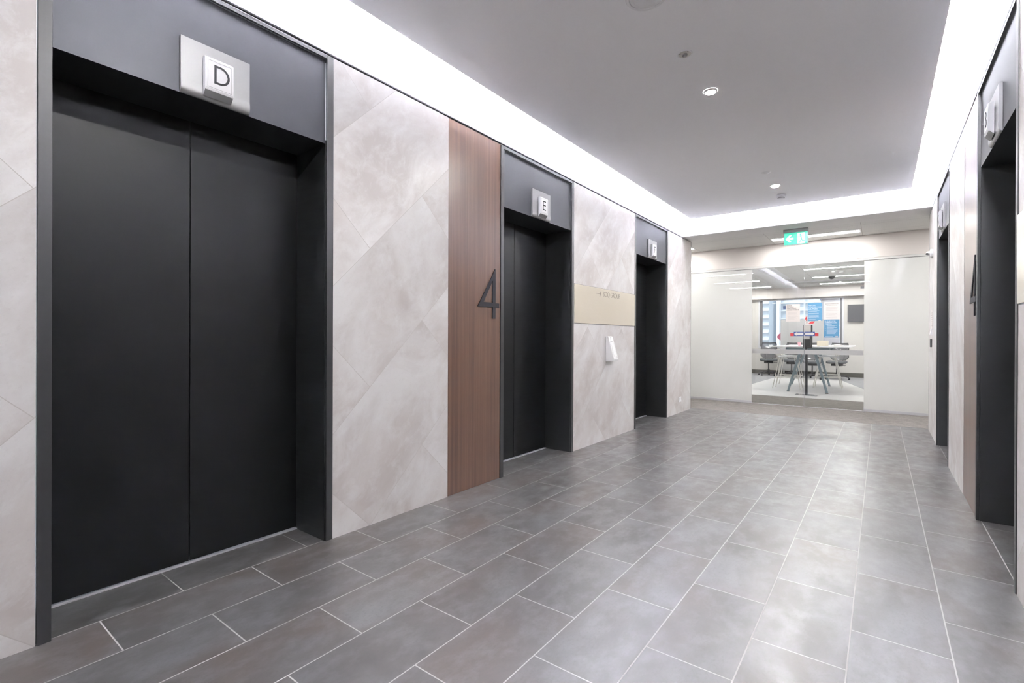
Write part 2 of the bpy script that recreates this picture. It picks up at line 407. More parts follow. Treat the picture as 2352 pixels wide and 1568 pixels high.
# ------------------------------------------------------------------ side walls
PORT_L = [(.378, 1.613), (3.161, 4.369), (5.923, 7.139)]
PORT_R = [(.378, 1.613), (3.153, 4.343), (5.94, 7.132)]
def side_wall(side):
    left = side == 'left'; x = 0. if left else XR; t = -.14 if left else .14
    if left:
        segs = [(Y0, .378, .377), (1.613, 2.55, 1.874), (4.369, 5.923, 5.104), (7.139, YW, 7.60)]
    else:
        segs = [(Y0, .378, .2), (1.613, 3.153, 2.45), (4.96, 5.94, 5.55), (7.132, YW, 7.62)]
    b_ = MB(); mats = []
    for i, (a, c_, y0) in enumerate(segs):
        b_.mi = i; mats.append(stone(y0)); b_.box(min(x, x+t), a, 0, max(x, x+t), c_, ZT - .016)
    o = b_.build('wall_' + side, mats)
    tag(o, 'pale stone-tiled lobby wall with diagonal joints, on the %s between the lift doors' % side, 'wall', kind='structure')
    # plaster upstand above the shadow gap
    b_ = MB(); b_.box(min(x, x+t), Y0, ZT, max(x, x+t), YW, TOP)
    o = b_.build('wall_' + side, MT['upstand']); tag(o, 'brightly lit white plaster band above the %s wall tiles' % side, 'wall', kind='structure')
    b_ = MB(); xa, xb = (x - .13, x - .012) if left else (x + .012, x + .13)
    b_.box(xa, Y0, ZT - .016, xb, YW - .44, ZT)
    o = b_.build('trim_1' if left else 'trim_2', MT['shadow']); tag(o, 'thin dark shadow gap along the top of the %s wall' % side, 'trim', kind='structure')
    # dark end trim at the corner with the cross corridor
    b_ = MB(); b_.box(min(x - .008, x + .001) if left else x - .001, YW, 0, x + .001 if left else x + .008, YW + .006, ZT - .01)
    o = b_.build('trim_3' if left else 'trim_4', MT['dkalu']); tag(o, 'slim dark metal edge strip at the far end of the %s wall' % side, 'trim', kind='structure')
side_wall('left'); side_wall('right')

# walnut panels
for side, x, ya, yb, n_ in (('left', 0, 2.55, 3.161, 5), ('right', XR, 4.343, 4.96, 6)):
    b_ = MB(); s_ = -1 if side == 'left' else 1
    xa, xb = sorted((x + s_ * .002, x + s_ * .12)); b_.box(xa, ya + .002, .002, xb, yb - .002, ZT - .016)
    o = b_.build('trim_%d' % n_, MT['wood']); tag(o, 'tall walnut laminate wall panel on the %s carrying the floor number' % side, 'panel', kind='structure')

# ------------------------------------------------------------------ lift entrances
WORDS = {'D': 'nearest on the left wall, lettered D', 'E': 'middle of the left wall, lettered E', 'F': 'farthest on the left wall, lettered F',
         'A': 'nearest on the right wall, beside the camera', 'B': 'nearer of the two visible on the right wall', 'C': 'farthest on the right wall, by the glass wall'}
def portal(side, ya, yb, letter, idx):
    s_ = 1 if side == 'left' else -1; x = 0. if side == 'left' else XR
    def X(v): return x + s_ * v
    def bx(b_, x0, y0, z0, x1, y1, z1, bev=0):
        a, c_ = sorted((X(x0), X(x1))); b_.box(a, y0, z0, c_, y1, z1, bev)
    root = thing('door_%d' % idx, (x, (ya+yb)/2, 0), 'black metal lift entrance with closed two-leaf doors, %s' % WORDS[letter], 'lift door', 'lift entrances along the lobby', 'structure')
    inv = Matrix.Translation(-Vector(root.location))
    def fin(b_, name, mat, par=root, smooth=False):
        o = b_.build(name, mat, None, smooth); o.data.transform(inv); o.parent = par; return o
    T = .044; zh = 2.262; ztop = ZT - .018; DX = -.31
    b_ = MB()  # frame: two stiles and head, 4 mm proud, small rebate
    for (a, c_) in ((ya, ya + T), (yb - T, yb)):
        bx(b_, -.012, a + .003, 0, .004, c_ - .0 if c_ == yb else c_, ztop, .0015)
    bx(b_, -.012, ya + T, ztop - .022, .004, yb - T, ztop, .0015)
    fin(b_, 'frame', MT['black'])
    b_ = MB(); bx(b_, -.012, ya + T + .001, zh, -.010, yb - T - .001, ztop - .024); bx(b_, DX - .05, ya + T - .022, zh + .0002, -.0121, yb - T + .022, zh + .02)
    fin(b_, 'header_panel', MT['header'])['label'] = 'metal header panel, cove light put into its lighter grey'
    b_ = MB()
    bx(b_, DX - .05, ya + T - .022, 0, -.0125, ya + T, zh); bx(b_, DX - .05, yb - T, 0, -.0125, yb - T + .022, zh)
    fin(b_, 'reveal', MT['black'])
    mid = (ya + yb) / 2
    for (a, c_) in ((ya + T, mid - .0022), (mid + .0022, yb - T)):
        b_ = MB(); bx(b_, DX - .03, a, .012, DX, c_, zh, .0012); fin(b_, 'door_leaf', MT['blackdoor'])
    b_ = MB(); bx(b_, DX - .05, ya + T, .013, DX - .032, yb - T, zh); fin(b_, 'shaft_backing', MT['shadow'])
    b_ = MB(); bx(b_, DX - .03, ya + T, .0, DX + .012, yb - T, .006); o = fin(b_, 'sill', MT['alu']); o['label'] = 'thin silver metal sill'
for i, ((a, c_), l_) in enumerate(zip(PORT_L, 'DEF')): portal('left', a, c_, l_, i + 1)
for i, ((a, c_), l_) in enumerate(zip(PORT_R, 'ABC')): portal('right', a, c_, l_, i + 4)

# ------------------------------------------------------------------ lift letter signs
def arcpts(cx, cy, r, a0, a1, n): return [(cx + r*math.cos(a0+(a1-a0)*k/n), cy + r*math.sin(a0+(a1-a0)*k/n)) for k in range(n+1)]
def letter_mb(ch, cy, cz, h, x0, x1, flip):
    """letter outline centred on (cy, cz), height h; flip mirrors y for the right wall"""
    b_ = MB(); t = h * .11; w_ = h * .56
    def Q(p): return (cy + (-p[0] if flip else p[0]), cz + p[1])
    def rect(a, b0, c_, d): b_.prism([Q(p) for p in ((a, b0), (c_, b0), (c_, d), (a, d))], x0, x1, 'x')
    l, r, bt, tp = -w_/2, w_/2, -h/2, h/2
    if ch in 'DB':
        if ch == 'D':
            o_ = [(l, bt)] + arcpts(l + w_*.5 - .0, 0, h/2, -PI/2, PI/2, 24)[0:] + [(l, tp)]
            i_ = [(l+t, bt+t)] + arcpts(l + w_*.5, 0, h/2 - t, -PI/2, PI/2, 24) + [(l+t, tp-t)]
            b_.ring([Q(p) for p in o_], [Q(p) for p in i_], x0, x1, 'x')
        else:
            for (c0, hh, ww) in ((-h*.235, h*.53, w_*1.0), (h*.255, h*.49, w_*.88)):
                R = hh/2
                o_ = [(l, c0-R)] + arcpts(l+ww-R, c0, R, -PI/2, PI/2, 16) + [(l, c0+R)]
                i_ = [(l+t, c0-R+t)] + arcpts(l+ww-R, c0, R-t, -PI/2, PI/2, 16) + [(l+t, c0+R-t)]
                b_.ring([Q(p) for p in o_], [Q(p) for p in i_], x0, x1, 'x')
    elif ch in 'EF':
        rect(l, bt, l+t, tp); rect(l+t, tp-t, r, tp); rect(l+t, -t/2+h*.02, r-h*.03, t/2+h*.02)
        if ch == 'E': rect(l+t, bt, r, bt+t)
    elif ch == 'A':
        b_.prism([Q(p) for p in ((l-.1*w_, bt), (l-.1*w_+t*1.1, bt), (t*.55, tp), (-t*.55, tp))], x0, x1, 'x')
        b_.prism([Q(p) for p in ((r+.1*w_-t*1.1, bt), (r+.1*w_, bt), (t*.55, tp), (-t*.55, tp))], x0, x1 + .0002, 'x')
        rect(l*.75, bt+h*.28, r*.75, bt+h*.28+t)
    elif ch == 'C':
        o_ = arcpts(0, 0, h/2, PI*.25, PI*1.75, 28); i_ = arcpts(0, 0, h/2-t, PI*.25, PI*1.75, 28)
        b_.prism([Q(p) for p in o_ + i_[::-1]], x0, x1, 'x')
    return b_
def lift_sign(side, yc, ch, where):
    s_ = 1 if side == 'left' else -1; x = 0. if side == 'left' else XR
    root = thing('lift_sign', (x, yc, 2.262), 'white lightbox sign, dark letter %s, over %s' % (ch, where), 'sign', 'lift letter signs')
    inv = Matrix.Translation(-Vector(root.location))
    def X(v): return x + s_*v
    def fin(b_, name, mat, smooth=False):
        o = b_.build(name, mat, None, smooth); o.data.transform(inv); o.parent = root; return o
    b_ = MB()  # steel plate, its foot bent back towards the soffit
    prof = [(-.0095, 2.516), (.005, 2.516), (.005, 2.325)] + [(.005 + .0030*math.sin(t*PI/12), 2.325 - .0052*t) for t in range(1, 7)] + [(.008 - .0175*(1-math.cos(t*PI/16)), 2.2938 - .0318*math.sin(t*PI/16)) for t in range(1, 9)]
    b_.prism([(X(p[0]), p[1]) for p in prof], yc - .15, yc + .15, 'y'); fin(b_, 'backing_plate', MT['steel'], True)
    b_ = MB(); prof = [(.0105, 2.2775), (.033, 2.3045), (.036, 2.309), (.036, 2.448), (.030, 2.456), (.0105, 2.456)]
    b_.prism([(X(p[0]), p[1]) for p in prof], yc-.0615, yc+.0615, 'y')
    es = [e for e in b_.bm.edges if e.calc_length() > .01 and abs(e.verts[0].co.x - X(.0105)) > 1e-4 and abs(e.verts[1].co.x - X(.0105)) > 1e-4 or False]
    bmesh.ops.bevel(b_.bm, geom=es, offset=.0022, segments=2, affect='EDGES'); fin(b_, 'light_box', MT['signface'], True)
    b_ = MB(); b_.prism([(X(p[0]), p[1]) for p in ((.0115, 2.2760), (.0325, 2.3012), (.0310, 2.3022), (.0106, 2.2776))], yc-.0605, yc+.0605, 'y'); fin(b_, 'base_cap', MT['plasticg'])['label'] = 'grey slanted underside'
    b_ = MB(); a, c_ = sorted((X(.0362), X(.0368)))
    o_ = [(yc-.052, 2.316), (yc+.052, 2.316), (yc+.052, 2.441), (yc-.052, 2.441)]; i_ = [(yc-.0510, 2.3170), (yc+.0510, 2.3170), (yc+.0510, 2.440), (yc-.0510, 2.440)]
    b_.ring(o_, i_, a, c_, 'x'); fin(b_, 'face_line', MT['plasticg'])
    b_ = letter_mb(ch, yc + .000, 2.382, .086, X(.0362), X(.0374), side == 'right'); fin(b_, 'letter', MT['letter'])
for (a, c_), ch in zip(PORT_L, 'DEF'): lift_sign('left', (a + c_)/2, ch, {'D': 'the nearest left lift', 'E': 'the middle left lift', 'F': 'the farthest left lift'}[ch])
for (a, c_), ch in zip(PORT_R, 'ABC'): lift_sign('right', (a + c_)/2, ch, {'A': 'the right lift beside the camera', 'B': 'the nearer visible right lift', 'C': 'the farthest right lift'}[ch])

# ------------------------------------------------------------------ floor number 4
def four(side):
    s_ = 1 if side == 'left' else -1; x = 0. if side == 'left' else XR
    P = [(3.080, 1.720), (3.093, 1.720), (3.093, 1.445), (3.140, 1.445), (3.140, 1.409), (3.093, 1.409), (3.093, 1.319), (3.057, 1.319), (3.057, 1.409), (2.873, 1.409)]
    I = [(3.052, 1.605), (3.057, 1.605), (3.057, 1.447), (2.940, 1.447)]
    b_ = MB(); yo = 0
    if side == 'right': mp = lambda p: (4.35 + (3.14 - p[0]), p[1])
    else: mp = lambda p: p
    # built from strips: slanted stroke, stem, bar
    x0, x1 = sorted((x + s_*.0005, x + s_*.006))
    b_.prism([mp(p) for p in ((2.873, 1.409), (2.9185, 1.409), (3.057, 1.6255), (3.057, 1.674))], x0, x1, 'x')
    b_.prism([mp(p) for p in ((3.057, 1.319), (3.093, 1.319), (3.093, 1.720), (3.0835, 1.720), (3.057, 1.674))], x0, x1, 'x')
    b_.prism([mp(p) for p in ((2.9185, 1.409), (3.057, 1.409), (3.057, 1.447), (2.9425, 1.447))], x0, x1, 'x')
    b_.prism([mp(p) for p in ((3.093, 1.409), (3.140, 1.409), (3.140, 1.445), (3.093, 1.445))], x0, x1, 'x')
    o = b_.build('floor_number', MT['letter'])
    tag(o, 'slender black numeral 4 mounted on the %s walnut panel' % side, 'number sign', 'floor numbers')
four('left'); four('right')

# ------------------------------------------------------------------ cream directory panels
def directory(side, ya, yb, arrow=True):
    s_ = 1 if side == 'left' else -1; x = 0. if side == 'left' else XR
    lab = 'cream acrylic directory panel reading BOQ GROUP with an arrow, on the left wall' if arrow else 'plain cream directory panel at the near end of the right wall'
    root = thing('directory_panel', (x, (ya+yb)/2, 1.32), lab, 'sign'); inv = Matrix.Translation(-Vector(root.location))
    b_ = MB(); x0, x1 = sorted((x + s_*.0003, x + s_*.006)); b_.box(x0, ya + .012, 1.322, x1, yb - .006, 1.724, .0008)
    o = b_.build('panel', MT['creampanel']); o.data.transform(inv); o.parent = root
    b_ = MB(); x0, x1 = sorted((x + s_*.0002, x + s_*.0025)); b_.box(x0, ya + .010, 1.317, x1, yb - .004, 1.3215); b_.box(x0, ya + .010, 1.7245, x1, yb - .004, 1.728)
    o = b_.build('edge_strip', MT['plasticg']); o.data.transform(inv); o.parent = root
    if arrow:
        b_ = MB(); z = 1.661; y0, y1 = 4.843, 4.972
        b_.prism([(y0, z-.003), (y1-.006, z-.003), (y1-.006, z+.003), (y0, z+.003)], .0062, .0076, 'x')
        b_.prism([(y1, z), (y1-.028, z+.034), (y1-.034, z+.030), (y1-.008, z)], .0062, .0077, 'x')
        b_.prism([(y1, z), (y1-.008, z), (y1-.034, z-.030), (y1-.028, z-.034)], .0062, .0078, 'x')
        o = b_.build('arrow', MT['bronze']); o.data.transform(inv); o.parent = root
        o = text_mesh('lettering', 'BOQ GROUP', .0835, MT['bronze'], None, face_mat((.0066, 5.024, 1.638), (0, 1, 0), (0, 0, 1)), .0006, -.0012, .94)
        dims = [v.co.y for v in o.data.vertices]; k = (5.478 - 5.028) / (max(dims) - min(dims)); mn = min(dims)
        for v in o.data.vertices: v.co.y = 5.028 + (v.co.y - mn) * k
        o.data.transform(inv); o.parent = root
directory('left', 4.369, 5.923); directory('right', 1.613, 3.148, False)

# ------------------------------------------------------------------ small wall devices
root = thing('wall_dispenser', (0, 5.165, .89), 'white wedge-shaped dispenser on the stone wall under the cream sign', 'dispenser'); inv = Matrix.Translation(-Vector(root.location))
def fin(b_, name, mat, r=None, smooth=False, i_=None):
    o = b_.build(name, mat, None, smooth); o.data.transform(i_ or inv); o.parent = r or root; return o
b_ = MB(); b_.prism([(0.0005, .897), (.098, .905), (.106, .925), (.030, 1.186), (.0005, 1.188)], 5.105, 5.222, 'y')
es = [e for e in b_.bm.edges if e.calc_length() > .015]; bmesh.ops.bevel(b_.bm, geom=es, offset=.004, segments=2, affect='EDGES'); fin(b_, 'body', MT['plastic'])
dv = Vector((.030 - .106, 0, 1.186 - .925)).normalized(); nv = Vector((dv.z, 0, -dv.x))
def slab(b_, t0, t1, ya, yb, th):
    p0 = Vector((.106, 0, .925)) + dv*t0; p1 = Vector((.106, 0, .925)) + dv*t1; q = nv*th
    b_.prism([(p0.x+nv.x*.0003, p0.z+nv.z*.0003), (p0.x+q.x, p0.z+q.z), (p1.x+q.x, p1.z+q.z), (p1.x+nv.x*.0003, p1.z+nv.z*.0003)], ya, yb, 'y')
b_ = MB(); slab(b_, .03, .20, 5.128, 5.198, .003); fin(b_, 'front_cover', MT['plastic'])
b_ = MB(); slab(b_, .203, .208, 5.122, 5.20, .0012); slab(b_, .02, .20, 5.1995, 5.2035, .0012); slab(b_, .208, .265, 5.150, 5.153, .0012); fin(b_, 'seam', MT['plasticg'])
b_ = MB(); b_.box(.04, 5.15, .8975, .062, 5.172, .8995); fin(b_, 'nozzle', MT['plastic'])

root = thing('power_outlet', (0, 7.705, .165), 'small white power outlet low on the left wall near the corner', 'outlet'); inv = Matrix.Translation(-Vector(root.location))
b_ = MB(); b_.box(.0005, 7.65, .170, .010, 7.76, .250, .003); fin(b_, 'face_plate', MT['plastic'])
for ya_ in (7.665, 7.725): b_ = MB(); b_.box(.010, ya_, .205, .013, ya_+.02, .235); fin(b_, 'switch', MT['signface'])

root = thing('security_camera', (XR, 7.69, 2.195), 'small white wall security camera near the end of the right wall', 'camera'); inv = Matrix.Translation(-Vector(root.location))
b_ = MB(); b_.lathe([(0, -.028), (.046, -.028), (.055, -.020), (.055, -.001)], (XR, 7.69, 2.195), 28, 'x'); fin(b_, 'base', MT['plastic'], smooth=True)
b_ = MB(); b_.lathe([(0, -.064), (.014, -.062), (.025, -.052), (.029, -.040), (.028, -.029)], (XR, 7.69, 2.195), 24, 'x'); fin(b_, 'housing', MT['plastic'], smooth=True)
b_ = MB(); b_.tube([(XR-.050, 7.675, 2.190), (XR-.058, 7.655, 2.188)], .013, 16); fin(b_, 'lens', MT['dkplastic'])

b_ = MB(); b_.box(XR-.016, 7.77, 1.07, XR-.0005, 7.85, 1.17, .003); o = b_.build('card_reader', MT['dkplastic']); tag(o, 'small black card reader on the right wall by the corridor', 'card reader')
root = thing('wall_notice', (XR, 7.78, 1.22), 'narrow white paper notice above the card reader on the right wall', 'notice'); inv = Matrix.Translation(-Vector(root.location))
b_ = MB(); b_.box(XR-.002, 7.70, 1.30, XR-.0005, 7.86, 1.52); fin(b_, 'sheet', MT['paperw'])
b_ = MB(); b_.prism([(XR-.0005, 1.22), (XR-.022, 1.225), (XR-.006, 1.295), (XR-.0005, 1.295)], 7.72, 7.84, 'y'); fin(b_, 'leaflet_tray', MT['plastic'])
b_ = MB()
for k in range(7): b_.box(XR-.0026, 7.72, 1.325+k*.026, XR-.0021, 7.82+(k % 3)*.01, 1.332+k*.026)
fin(b_, 'print', MT['inklight'])

# ------------------------------------------------------------------ ceiling raft, cove, beam
RX0, RX1, RY0, RY1, RZ = .188, 2.812, -1.5, 7.62, 3.0
b_ = MB(); b_.box(RX0, RY0, RZ, RX1, RY1, RZ + .03, .001); o = b_.build('ceiling', MT['raft']); tag(o, 'flat grey suspended ceiling panel over the lobby with light slots around it', 'ceiling', kind='structure')
b_ = MB(); b_.box(-.14, Y0, TOP, XR+.14, YB+.46, TOP+.1); o = b_.build('ceiling', MT['white']); tag(o, 'upper white ceiling hidden above the suspended panel', 'ceiling', kind='structure')
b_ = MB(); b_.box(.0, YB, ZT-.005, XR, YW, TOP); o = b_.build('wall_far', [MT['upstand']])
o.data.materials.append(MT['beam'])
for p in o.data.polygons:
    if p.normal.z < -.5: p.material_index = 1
tag(o, 'white beam with grey underside across the far end of the lobby', 'beam', kind='structure')
b_ = MB(); b_.box(-.36, Y0-.1, 0, XR+.36, Y0, TOP); o = b_.build('wall_back', MT['white']); tag(o, 'plain white wall closing the lobby behind the camera', 'wall', kind='structure')
LZ = 3.05
for lab, bx_ in (('left', (RX0+.060, RY0+.1, RX0+.080, RY1-.08)), ('right', (RX1-.080, RY0+.1, RX1-.060, RY1-.08)), ('far', (RX0+.09, RY1-.075, RX1-.09, RY1-.055))):
    b_ = MB(); x0, y0, x1, y1 = bx_; b_.box(x0, y0, RZ+.0302, x1, y1, RZ+.045)
    o = b_.build('led_strip', MT['led']); tag(o, 'hidden cool-white light strip in the %s ceiling slot' % lab, 'light strip', 'cove light strips')

# raft fittings
def fitting(name, loc, label, cat, group=None): 
    global root, inv
    root = thing(name, loc, label, cat, group); inv = Matrix.Translation(-Vector(root.location)); return root
def downlight(x, y, label):
    fitting('downlight', (x, y, RZ), label, 'downlight', 'round recessed downlights')
    b_ = MB(); b_.lathe([(.036, -.012), (.040, -.004), (.050, -.002), (.050, -.0002)], (x, y, RZ), 32, cap=False); fin(b_, 'trim_ring', MT['plastic'], root, True)
    b_ = MB(); b_.lathe([(.0, -.0075), (.034, -.0075), (.035, -.0015)], (x, y, RZ), 32); fin(b_, 'lens', MT['lamp'], root)
downlight(1.5, 3.774, 'bright round downlight nearer the camera in the grey ceiling')
downlight(1.5, 6.57, 'bright round downlight farther off, beside the smoke detector')
downlight(1.5, .975, 'round downlight above the camera, outside the top of the view')
fitting('ceiling_speaker', (1.5, 2.53, RZ), 'large round white ceiling speaker at the top edge of the view', 'speaker')
b_ = MB(); b_.lathe([(.088, -.003), (.092, -.007), (.106, -.006), (.110, -.0003)], (1.5, 2.53, RZ), 40, cap=False); fin(b_, 'rim', MT['plastic'], root, True)
b_ = MB(); b_.lathe([(0, -.0045), (.070, -.0045), (.074, -.0025), (.088, -.002)], (1.5, 2.53, RZ), 40); fin(b_, 'grille', MT['plastic'], root)
fitting('sprinkler_head', (1.498, 3.185, RZ), 'round recessed sprinkler plate between the speaker and the near downlight', 'sprinkler')
b_ = MB(); b_.lathe([(.040, -.003), (.046, -.0045), (.049, -.0003)], (1.498, 3.185, RZ), 32, cap=False); fin(b_, 'rim', MT['plastic'], root, True)
b_ = MB(); b_.lathe([(0, -.002), (.040, -.002), (.0401, -.0005)], (1.498, 3.185, RZ), 32); fin(b_, 'plate', simple('warm_grey_plate', (.66, .64, .60), .6), root)
b_ = MB(); b_.lathe([(.012, -.0025), (.016, -.012), (.016, -.0025)], (1.498, 3.185, RZ), 20, cap=False); b_.lathe([(0, -.018), (.006, -.018), (.006, -.003)], (1.50, 3.185, RZ), 12); fin(b_, 'bulb', MT['edge'], root, True)
for xa_ in (1.466, 1.476, 1.522): b_ = MB(); b_.box(xa_, 3.160, RZ-.0032, xa_+.005, 3.166, RZ-.0021); fin(b_, 'screw', MT['dkplastic'], root)
fitting('sensor_dome', (1.498, 5.979, RZ), 'small white domed sensor just before the far downlight', 'sensor')
b_ = MB(); b_.lathe([(0, -.020), (.012, -.019), (.024, -.012), (.034, -.006), (.044, -.0045), (.048, -.0003)], (1.498, 5.979, RZ), 32); fin(b_, 'dome', MT['plastic'], root, True)
fitting('smoke_detector', (1.496, 7.032, RZ), 'white smoke detector on the ceiling near the far slot', 'smoke detector')
b_ = MB(); b_.lathe([(.050, -.026), (.054, -.022), (.054, -.0003)], (1.496, 7.032, RZ), 32); fin(b_, 'base', MT['plastic'], root, True)
b_ = MB(); b_.lathe([(0, -.048), (.026, -.048), (.032, -.043), (.034, -.0265)], (1.496, 7.032, RZ), 32); fin(b_, 'chamber', MT['plastic'], root, True)
b_ = MB(); b_.lathe([(.0345, -.040), (.040, -.038), (.040, -.036), (.0345, -.034)], (1.496, 7.032, RZ), 32, cap=False); fin(b_, 'vent_ring', MT['plasticg'], root, True)

# ------------------------------------------------------------------ exit sign
fitting('exit_sign', (1.52, 8.2, ZT-.005), 'green and white emergency exit sign with running figure and left arrow under the far beam', 'exit sign')
zt = ZT - .006; ex0, ex1, zb_ = 1.364, 1.676, 2.540
b_ = MB(); b_.box(ex0-.002, 8.165, zt-.046, ex1+.002, 8.235, zt, .003); fin(b_, 'housing', simple('grey_housing', (.42, .43, .43), .4), root)
b_ = MB(); b_.box(ex0, 8.194, zb_, ex1, 8.206, zt-.0465, .001); fin(b_, 'acrylic_panel', MT['plastic'], root)
b_ = MB(); b_.box(ex0+.008, 8.1925, zb_+.012, ex1-.008, 8.1938, zt-.048); fin(b_, 'green_face', MT['green'], root)
b_ = MB(); cx, cz = ex0+.078, (zb_+zt-.036)/2
b_.prism([(cx-.052, cz), (cx-.005, cz+.050), (cx+.026, cz+.050), (cx-.004, cz+.014), (cx+.048, cz+.014), (cx+.048, cz-.014), (cx-.004, cz-.014), (cx+.026, cz-.050), (cx-.005, cz-.050)], 8.1910, 8.1924, 'y')
fin(b_, 'arrow', MT['exitwhite'], root)
b_ = MB(); dx0, dx1, dz0, dz1 = ex0+.178, ex0+.272, zb_+.020, zt-.060; b_.box(dx0, 8.1912, dz0, dx1, 8.1924, dz1); fin(b_, 'doorway', MT['exitwhite'], root)
b_ = MB(); mx = (dx0+dx1)/2
def stroke(b_, pts, r): b_.tube([(p[0], 8.1908, p[1]) for p in pts], r, 8)
b_.lathe([(0, -.0012), (.0095, -.001), (.0095, 0)], (mx-.010, 8.1912, dz1-.022), 16, 'y')
stroke(b_, [(mx-.006, dz1-.040), (mx+.004, dz0+.062)], .0085)
stroke(b_, [(mx-.006, dz1-.038), (mx-.026, dz1-.052), (mx-.044, dz1-.058)], .004)
stroke(b_, [(mx-.002, dz1-.038), (mx+.018, dz1-.038), (mx+.028, dz1-.054)], .004)
stroke(b_, [(mx+.002, dz0+.062), (mx-.010, dz0+.036), (mx-.026, dz0+.006)], .0055)
stroke(b_, [(mx+.004, dz0+.060), (mx+.016, dz0+.040), (mx+.050, dz0+.036)], .0055)
fin(b_, 'running_figure', MT['green'], root)
for v in children(root)[-1].data.vertices: v.co.y = max(min(v.co.y, -.0080), -.0096)

# ------------------------------------------------------------------ corridor / meeting area shell
XL2, XR2 = -3.2, 6.2
b_ = MB()
# ceiling with an L-shaped recessed trough
TX0, TX1, TY0, TY1, TY2 = .16, .52, 11.0, 16.22, 17.10
def cbox(x0, y0, x1, y1): b_.box(x0, y0, ZC, x1, y1, ZC+.05)
cbox(XL2, YW, XR2, TY0); cbox(XL2, TY0, TX0, YBK); cbox(TX1, TY0, XR2, TY1); cbox(TX0, TY2, XR2, YBK)
o = b_.build('ceiling', MT['panelceil']); tag(o, 'pale perforated panel ceiling beyond the lobby and over the meeting area', 'ceiling', kind='structure')
b_ = MB(); zz = ZC + .16
b_.box(TX0-.02, TY0-.02, ZC+.0501, TX0, TY2+.02, zz); b_.box(TX0, TY0-.02, ZC+.0501, TX1+.02, TY0, zz); b_.box(TX1, TY0, ZC+.0501, TX1+.02, TY1, zz); b_.box(TX1, TY1-.02, ZC+.0501, XR2, TY1, zz); b_.box(TX0, TY2, ZC+.0501, XR2, TY2+.02, zz)
b_.box(TX0-.02, TY0-.02, zz, XR2, TY2+.02, zz+.03)
o = b_.build('ceiling', MT['white']); tag(o, 'white recessed trough turning a corner in the meeting area ceiling', 'ceiling', kind='structure')
# outer walls of the back area
b_ = MB(); b_.box(XL2-.1, YW, 0, XL2, YBK+.1, 3.1); o = b_.build('wall_left', MT['roomwall']); tag(o, 'off-white side wall of the area beyond the lobby, to the left', 'wall', kind='structure')
b_ = MB(); b_.box(XR2, YW, 0, XR2+.1, YBK+.1, 3.1); o = b_.build('wall_right', MT['roomwall']); tag(o, 'off-white side wall of the area beyond the lobby, to the right', 'wall', kind='structure')
b_ = MB(); b_.box(XL2, YW-.12, 0, -.142, YW, 3.1); b_.box(XR+.142, YW-.12, 0, XR2, YW, 3.1); o = b_.build('wall_near', MT['roomwall']); tag(o, 'corridor side of the lift shaft walls', 'wall', kind='structure')
# back wall with window opening
WX0, WX1, WZ0, WZ1 = -.80, 1.605, .86, 2.475
b_ = MB(); b_.box(XL2, YBK, 0, WX0, YBK+.12, 3.1); b_.box(WX1, YBK, 0, XR2, YBK+.12, 3.1); b_.box(WX0, YBK, 0, WX1, YBK+.12, WZ0); b_.box(WX0, YBK, WZ1, WX1, YBK+.12, 3.1)
o = b_.build('wall_back', MT['roomwall']); tag(o, 'off-white far wall of the meeting area around the window', 'wall', kind='structure')
b_ = MB(); b_.box(XL2, YBK-.22, 2.505, XR2, YBK-.001, ZC-.001); o = b_.build('trim_7', MT['cream']); tag(o, 'cream bulkhead over the far window', 'bulkhead', kind='structure')
b_ = MB(); b_.box(XL2, YBK-.018, 0.001, XR2, YBK-.001, .135); o = b_.build('baseboard_back', MT['skirt']); tag(o, 'dark baseboard along the far wall of the meeting area', 'baseboard', kind='structure')
# bulkhead over glass wall
b_ = MB(); b_.box(XL2, YG-.004, 2.475, XR2, YG+.10, ZC-.001); o = b_.build('trim_8', MT['cream']); tag(o, 'cream bulkhead above the glass wall', 'bulkhead', kind='structure')
b_ = MB(); b_.box(XL2, YG+.002, 2.440, XR2, YG+.06, 2.4745); o = b_.build('trim_9', MT['beam']); tag(o, 'pale metal head track along the top of the glass wall', 'track', kind='structure')

# ------------------------------------------------------------------ glass wall
def frosted(n_, x0, x1, lab):
    r = thing('window_%d' % n_, ((x0+x1)/2, YG, 0), lab, 'glass panel', kind='structure'); i_ = Matrix.Translation(-Vector(r.location))
    b_ = MB(); b_.box(x0, YG+.01, .046, x1, YG+.022, 2.4395); fin(b_, 'frosted_pane', MT['frost'], r, i_=i_)
    b_ = MB(); b_.box(x0, YG+.002, .002, x1, YG+.034, .045, .001); fin(b_, 'bottom_rail', MT['alu'], r, i_=i_)
    b_ = MB(); b_.box(x0, YG+.009, 2.430, x1, YG+.0098, 2.436); fin(b_, 'top_gasket', MT['dkalu'], r, i_=i_)
frosted(1, -.95, .650, 'frosted glass wall panel left of the clear doors')
frosted(2, 2.303, 3.90, 'frosted glass wall panel right of the clear doors')
frosted(3, 3.905, XR2, 'frosted glass panel hidden round the right corner'); frosted(4, XL2, -.955, 'frosted glass panel hidden round the left corner')
LEAF = []
